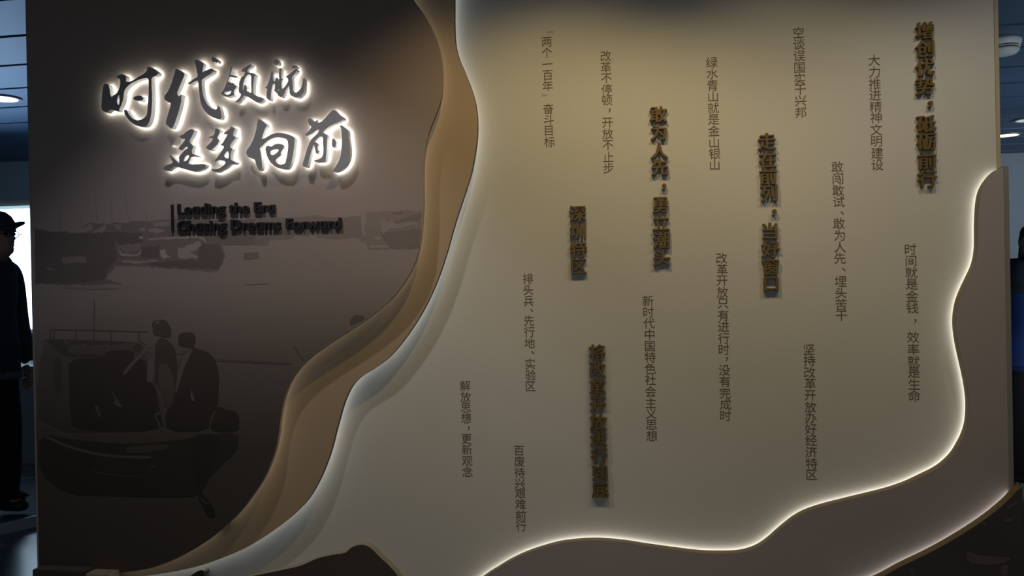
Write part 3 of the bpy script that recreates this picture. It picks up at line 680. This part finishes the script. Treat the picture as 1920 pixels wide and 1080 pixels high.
def head_rings(scale=1.0):
    """profile head facing +x, chin at z=0, crown at z=.235"""
    R = [  # z, back, front, half width, nose bump
     (-.06,-.060,.035,.055,0),(-.025,-.068,.045,.058,0),(.0,-.070,.078,.050,0),(.012,-.073,.092,.054,0),(.030,-.080,.094,.060,0),(.042,-.085,.090,.063,.004),
     (.052,-.088,.094,.065,.006),(.060,-.090,.090,.067,.002),(.068,-.092,.095,.068,.004),(.078,-.094,.090,.069,.014),(.088,-.096,.090,.070,.026),(.098,-.098,.089,.071,.020),
     (.112,-.100,.086,.073,.010),(.125,-.101,.085,.074,.003),(.140,-.102,.094,.075,0),(.160,-.101,.094,.075,0),(.185,-.095,.084,.071,0),(.208,-.080,.064,.058,0),(.225,-.055,.036,.038,0),(.233,-.025,.008,.018,0)]
    n = 32; V = []; Fc = []
    for z, b, f, hw, nb in R:
        cx = (b+f)/2; rx = (f-b)/2
        for i in range(n):
            a = 2*math.pi*i/n; c, s = math.cos(a), math.sin(a)
            x = cx+rx*math.copysign(abs(c)**.85, c); y = hw*math.copysign(abs(s)**.9, s)
            if nb and c > .9: x += nb*((c-.9)/.1)**.7
            V.append(Vector((x, y, z))*scale)
    m_ = len(R)
    for k in range(m_-1):
        for i in range(n):
            j = (i+1) % n; Fc.append([k*n+i, k*n+j, (k+1)*n+j, (k+1)*n+i])
    Fc.append([(m_-1)*n+i for i in range(n)]); Fc.append([i for i in range(n)][::-1])
    # ears
    for sg in (1, -1):
        k = len(V)
        ear = [(-.005,.0),(.012,.012),(.014,.034),(.004,.050),(-.012,.050),(-.020,.034),(-.014,.010)]
        for off in (0, .012):
            for a, b in ear: V.append(Vector((-.008+a, sg*(.071+off), .078+b))*scale)
        ne = len(ear)
        Fc.append([k+ne+i for i in range(ne)])
        for i in range(ne): Fc.append([k+i, k+(i+1) % ne, k+ne+(i+1) % ne, k+ne+i])
    return V, Fc
def hand_joints(J, E, key, wrist, side, d=(0, 0, -1)):
    """relaxed hand hanging down; side = direction of the thumb (unit, horizontal)"""
    w_ = Vector(wrist); dn = Vector(d); th = Vector(side); cu = Vector((0, 1, 0)) if abs(side[0]) > .5 else Vector((1, 0, 0))
    J[key+'p'] = (w_+dn*.045, (.018, .030)); E.append((key, key+'p'))
    return [(i, w_+dn*.075+th*(.024-.016*i), ln) for i, ln in enumerate((.070, .078, .072, .058))], w_, dn, th
def build_person(label, origin, rot, height, colors, cap=False, glasses=False, group=None, hairlong=False, scarf=False):
    e = empty('person', origin, label, 'person')
    k = height/1.75
    J, E = {}, []
    def add(key, p, r, to=None):
        J[key] = (Vector(p)*k, tuple(a*k for a in r) if isinstance(r, tuple) else r*k)
        if to: E.append((to, key))
    # x forward, y left
    add('pel', (0, 0, .95), (.12, .10)); add('wst', (.01, 0, 1.12), (.125, .10), 'pel'); add('chs', (.0, 0, 1.32), (.15, .12), 'wst')
    add('nkb', (-.01, 0, 1.46), .06, 'chs'); add('nk', (.05, 0, 1.54), .052, 'nkb')
    for s, n in ((1, 'l'), (-1, 'r')):
        add('sh'+n, (-.01, .18*s, 1.41), .062, 'nkb'); add('el'+n, (-.02, .25*s, 1.13), .043, 'sh'+n)
        add('wr'+n, (.03, .27*s, .86), .026, 'el'+n)
        add('hp'+n, (0, .09*s, .88), .088, 'pel'); add('kn'+n, (.02, .11*s, .50), .058, 'hp'+n)
        add('an'+n, (-.01, .12*s, .09), .038, 'kn'+n); add('to'+n, (.10, .14*s, .04), .030, 'an'+n)
    body, bme = skin('body', J, E, colors['skin'], e)
    shell = bme.copy()
    V, Fc = head_rings(k); hv = [v+Vector((.08, 0, 1.515))*k for v in V]
    bm = bmesh.new(); bm.from_mesh(bme)
    off = len(bm.verts); nv = [bm.verts.new(v) for v in hv]
    for f in Fc:
        try: bm.faces.new([nv[i] for i in f])
        except ValueError: pass
    # hands: palm and five fingers each, as short skinned chains joined to the body
    for s, n in ((1, 'l'), (-1, 'r')):
        w_ = Vector((.03, .27*s, .86))*k; dn = Vector((.12, 0, -1)).normalized(); th = Vector((1, 0, .1)).normalized()
        Jh = {'w': (w_, .022), 'p': (w_+dn*.05, (.030, .016)), 'q': (w_+dn*.085, (.034, .013))}; Eh = [('w', 'p'), ('p', 'q')]
        q_, m2 = skin('hand', Jh, Eh, colors['skin'], None, 1)
        ms = [m2]
        for i, ln in enumerate((.068, .076, .070, .054)):
            b = w_+dn*.078+th*(.026-.0175*i); inn = Vector((0, -s, 0))
            Jf = {'a': (b, .0095), 'b': (b+dn*ln*.5+inn*.004, .0085), 'c': (b+dn*ln*.8+inn*.013, .0078), 'd': (b+dn*ln+inn*.024, .006)}
            ms.append(skin('f', Jf, [('a', 'b'), ('b', 'c'), ('c', 'd')], colors['skin'], None, 1)[1])
        b = w_+dn*.03+th*.022
        Jf = {'a': (b, .011), 'b': (b+dn*.028+th*.022, .010), 'c': (b+dn*.058+th*.028, .008)}
        ms.append(skin('f', Jf, [('a', 'b'), ('b', 'c')], colors['skin'], None, 1)[1])
        for mm in ms: bm.from_mesh(mm)
    bm.to_mesh(bme); bm.free(); bme.materials.clear(); bme.materials.append(colors['skin'])
    for p in bme.polygons: p.use_smooth = True; p.material_index = 0
    R = Matrix.Rotation(rot, 4, 'Z')
    def put(o_):
        if o_.name not in COL.objects: COL.objects.link(o_)
        o_.parent = e; o_.matrix_parent_inverse = Matrix(); o_.matrix_local = R
    put(body)
    # clothes: shells cut from the body surface and set off from it
    def garment(name, cuts, grow, m):
        g = bmesh.new(); g.from_mesh(shell)
        for v in g.verts: v.co += v.normal*grow(v.co/k)*k
        for co_, no_, where in cuts:
            gm = g.verts[:]+g.edges[:]+g.faces[:]
            if where is None:
                bmesh.ops.bisect_plane(g, geom=gm, plane_co=Vector(co_)*k, plane_no=no_, clear_outer=True)
            else:
                bmesh.ops.bisect_plane(g, geom=gm, plane_co=Vector(co_)*k, plane_no=no_)
                kill = [f for f in g.faces if (f.calc_center_median()/k-Vector(co_)).dot(Vector(no_)) > 0 and where(f.calc_center_median()/k)]
                bmesh.ops.delete(g, geom=kill, context='FACES')
        me = bpy.data.meshes.new(name); g.to_mesh(me); g.free(); me.materials.append(m)
        for p in me.polygons: p.use_smooth = True; p.material_index = 0
        o_ = bpy.data.objects.new(name, me); put(o_)
        so = o_.modifiers.new('solid', 'SOLIDIFY'); so.thickness = .006; so.offset = -1
    arm = lambda c: abs(c.y) > .205
    garment('jacket', [((0, 0, 1.515), (0, 0, 1), None), ((0, 0, .80), (0, 0, -1), None), ((0, 0, .885), (0, 0, -1), arm)], lambda c: .032, colors['jacket'])
    garment('jacket_hem', [((0, 0, .835), (0, 0, 1), None), ((0, 0, .795), (0, 0, -1), None), ((0, 0, .9), (0, 0, -1), arm)], lambda c: .039, colors['hem'])
    garment('trousers', [((0, 0, .97), (0, 0, 1), None), ((0, 0, .055), (0, 0, -1), None), ((0, 0, 1.0), (0, 0, -1), lambda c: abs(c.y) > .205 and c.z > .6), ((.062, 0, 0), (1, 0, 0), lambda c: c.z < .10)], lambda c: .018+.024*max(0, min(1, (.75-c.z)/.5)), colors['trousers'])
    for s in (1, -1):
        JS = {'a': (Vector((-.05, .12*s, .055))*k, .046*k), 'b': (Vector((.06, .135*s, .045))*k, (.046*k, .040*k)), 'c': (Vector((.13, .145*s, .035))*k, .033*k)}
        o, _ = skin('shoe', JS, [('a', 'b'), ('b', 'c')], colors['shoe'], e); put(o)
    if scarf:
        garment('shawl', [((0, 0, 1.53), (0, 0, 1), None), ((0, 0, 1.30), (0, 0, -1), None)], lambda c: .046, mat('dark_shawl', (.02, .03, .045), .9, noise=.3))
    # hair shell
    H0 = Vector((.08, 0, 1.515))*k
    Vh, Fh = [], []
    n = 28; levels = [(.085, 1.08), (.12, 1.10), (.155, 1.09), (.185, 1.07), (.210, 1.07), (.228, 1.1), (.242, 1.0)]
    prof = {.085: (-.100, .000, .074), .12: (-.104, .010, .078), .155: (-.104, .098, .078), .185: (-.098, .090, .075), .210: (-.084, .070, .062), .228: (-.058, .042, .042), .242: (-.02, .01, .015)}
    if hairlong: levels = [(-.07, 1.1)] + levels; prof[-.07] = (-.11, -.01, .085)
    for z, g_ in levels:
        b, f, hw = prof[z]
        for i in range(n):
            a = 2*math.pi*i/n
            Vh.append(H0+Vector(((b+f)/2+(f-b)/2*math.cos(a)*1.06, hw*math.sin(a)*1.06, z))*k)
    for q in range(len(levels)-1):
        for i in range(n):
            j = (i+1) % n; Fh.append([q*n+i, q*n+j, (q+1)*n+j, (q+1)*n+i])
    Fh.append([(len(levels)-1)*n+i for i in range(n)])
    o = pyobj('hair', Vh, Fh, colors['hair'], None, True); put(o)
    if cap:
        Vc, Fc2 = [], []
        lv = [(.125, -.108, .104, .086), (.150, -.110, .106, .087), (.185, -.104, .098, .083), (.215, -.088, .080, .070), (.238, -.058, .050, .046), (.248, -.02, .012, .014)]
        for z, b, f, hw in lv:
            for i in range(n):
                a = 2*math.pi*i/n; Vc.append(H0+Vector(((b+f)/2+(f-b)/2*math.cos(a), hw*math.sin(a), z+.004))*k)
        for q in range(len(lv)-1):
            for i in range(n):
                j = (i+1) % n; Fc2.append([q*n+i, q*n+j, (q+1)*n+j, (q+1)*n+i])
        Fc2.append([(len(lv)-1)*n+i for i in range(n)])
        c_ = pyobj('cap', Vc, Fc2, colors['cap'], None, True); put(c_)
        # curved peak
        Vb, Fb = [], []
        m_ = 12
        for t in range(5):
            for i in range(m_+1):
                a = -1.1+2.2*i/m_
                rr = .094+t*.0200
                x = rr*math.cos(a)*(1 if t == 0 else 1.0)+.0; yy = .080*math.sin(a)*(1.08-.04*t)
                for th_ in (0, .006):
                    Vb.append(H0+Vector((x, yy, .166+.003*t-.030*(yy/.08)**2+th_))*k)
        def id_(t, i, h): return (t*(m_+1)+i)*2+h
        for t in range(4):
            for i in range(m_):
                Fb.append([id_(t, i, 1), id_(t+1, i, 1), id_(t+1, i+1, 1), id_(t, i+1, 1)])
                Fb.append([id_(t, i, 0), id_(t, i+1, 0), id_(t+1, i+1, 0), id_(t+1, i, 0)])
        for i in range(m_): Fb.append([id_(4, i, 0), id_(4, i+1, 0), id_(4, i+1, 1), id_(4, i, 1)])
        for t in range(4):
            Fb.append([id_(t, 0, 0), id_(t+1, 0, 0), id_(t+1, 0, 1), id_(t, 0, 1)]); Fb.append([id_(t, m_, 0), id_(t, m_, 1), id_(t+1, m_, 1), id_(t+1, m_, 0)])
        o = pyobj('peak', Vb, Fb, colors['cap'], None, False); o.parent = c_; o.matrix_parent_inverse = Matrix()
    # eyes, mouth
    for s in (1, -1):
        bmE = bmesh.new(); bmesh.ops.create_uvsphere(bmE, u_segments=14, v_segments=8, radius=.011*k)
        for v in bmE.verts: v.co += H0+Vector((.084, .030*s, .116))*k
        me = bpy.data.meshes.new('eye'); bmE.to_mesh(me); bmE.free(); me.materials.append(colors['eye'])
        o = bpy.data.objects.new('eye', me); put(o)
    bmE = bmesh.new(); bmesh.ops.create_cube(bmE, size=1)
    for v in bmE.verts: v.co = H0+Vector((.094+v.co.x*.004, v.co.y*.044, .056+v.co.z*.004))*k
    me = bpy.data.meshes.new('mouth'); bmE.to_mesh(me); bmE.free(); me.materials.append(colors['eye']); put(bpy.data.objects.new('mouth', me))
    if glasses:
        bmE = bmesh.new()
        for s in (1, -1):
            for i in range(20):
                a = 2*math.pi*i/20
                mtx = Matrix.Translation(H0+Vector((.099, .032*s+.022*math.cos(a), .114+.018*math.sin(a)))*k)
                bmesh.ops.create_icosphere(bmE, subdivisions=1, radius=.003*k, matrix=mtx)
            bmesh.ops.create_cube(bmE, size=1, matrix=Matrix.Translation(H0+Vector((.05, .072*s, .116))*k) @ Matrix.Diagonal((.115*k, .003*k, .004*k, 1)))
        me = bpy.data.meshes.new('glasses'); bmE.to_mesh(me); bmE.free(); me.materials.append(colors['eye']); put(bpy.data.objects.new('glasses', me))
    return e
M_skin = mat('skin', (.35, .22, .17), .55)
M_hair = mat('black_hair', (.01, .01, .012), .5, noise=.2, nscale=60)
M_eye = mat('dark_detail', (.015, .012, .012), .3)
q = atZ(-18, 972, .066)
build_person('person in dark cap, jacket and trousers in profile before the bright screen', (q.x, q.y, .066), 0.0, 1.79,
             dict(skin=M_skin, jacket=mat('dark_teal_jacket', (.03, .05, .065), .8, noise=.15), hem=mat('grey_hem', (.12, .15, .2), .7), trousers=mat('black_trousers', (.008, .009, .014), .85),
                  shoe=mat('black_shoe', (.008, .008, .01), .5), hair=M_hair, cap=mat('dark_blue_cap', (.035, .05, .075), .8), eye=M_eye), cap=True, glasses=True)
q2 = atZ(1942, 925, 0)
build_person('person in blue jacket and black trousers at the right edge', (q2.x, q2.y, 0), math.radians(-100), 1.70,
             dict(skin=M_skin, jacket=mat('blue_jacket', (.015, .055, .25), .7, noise=.3, nscale=6), hem=mat('navy_hem', (.01, .03, .12), .7), trousers=mat('black_trousers_second', (.008, .009, .012), .85),
                  shoe=mat('dark_shoe', (.01, .01, .012), .5), hair=M_hair, cap=M_hair, eye=M_eye), hairlong=True, scarf=True)
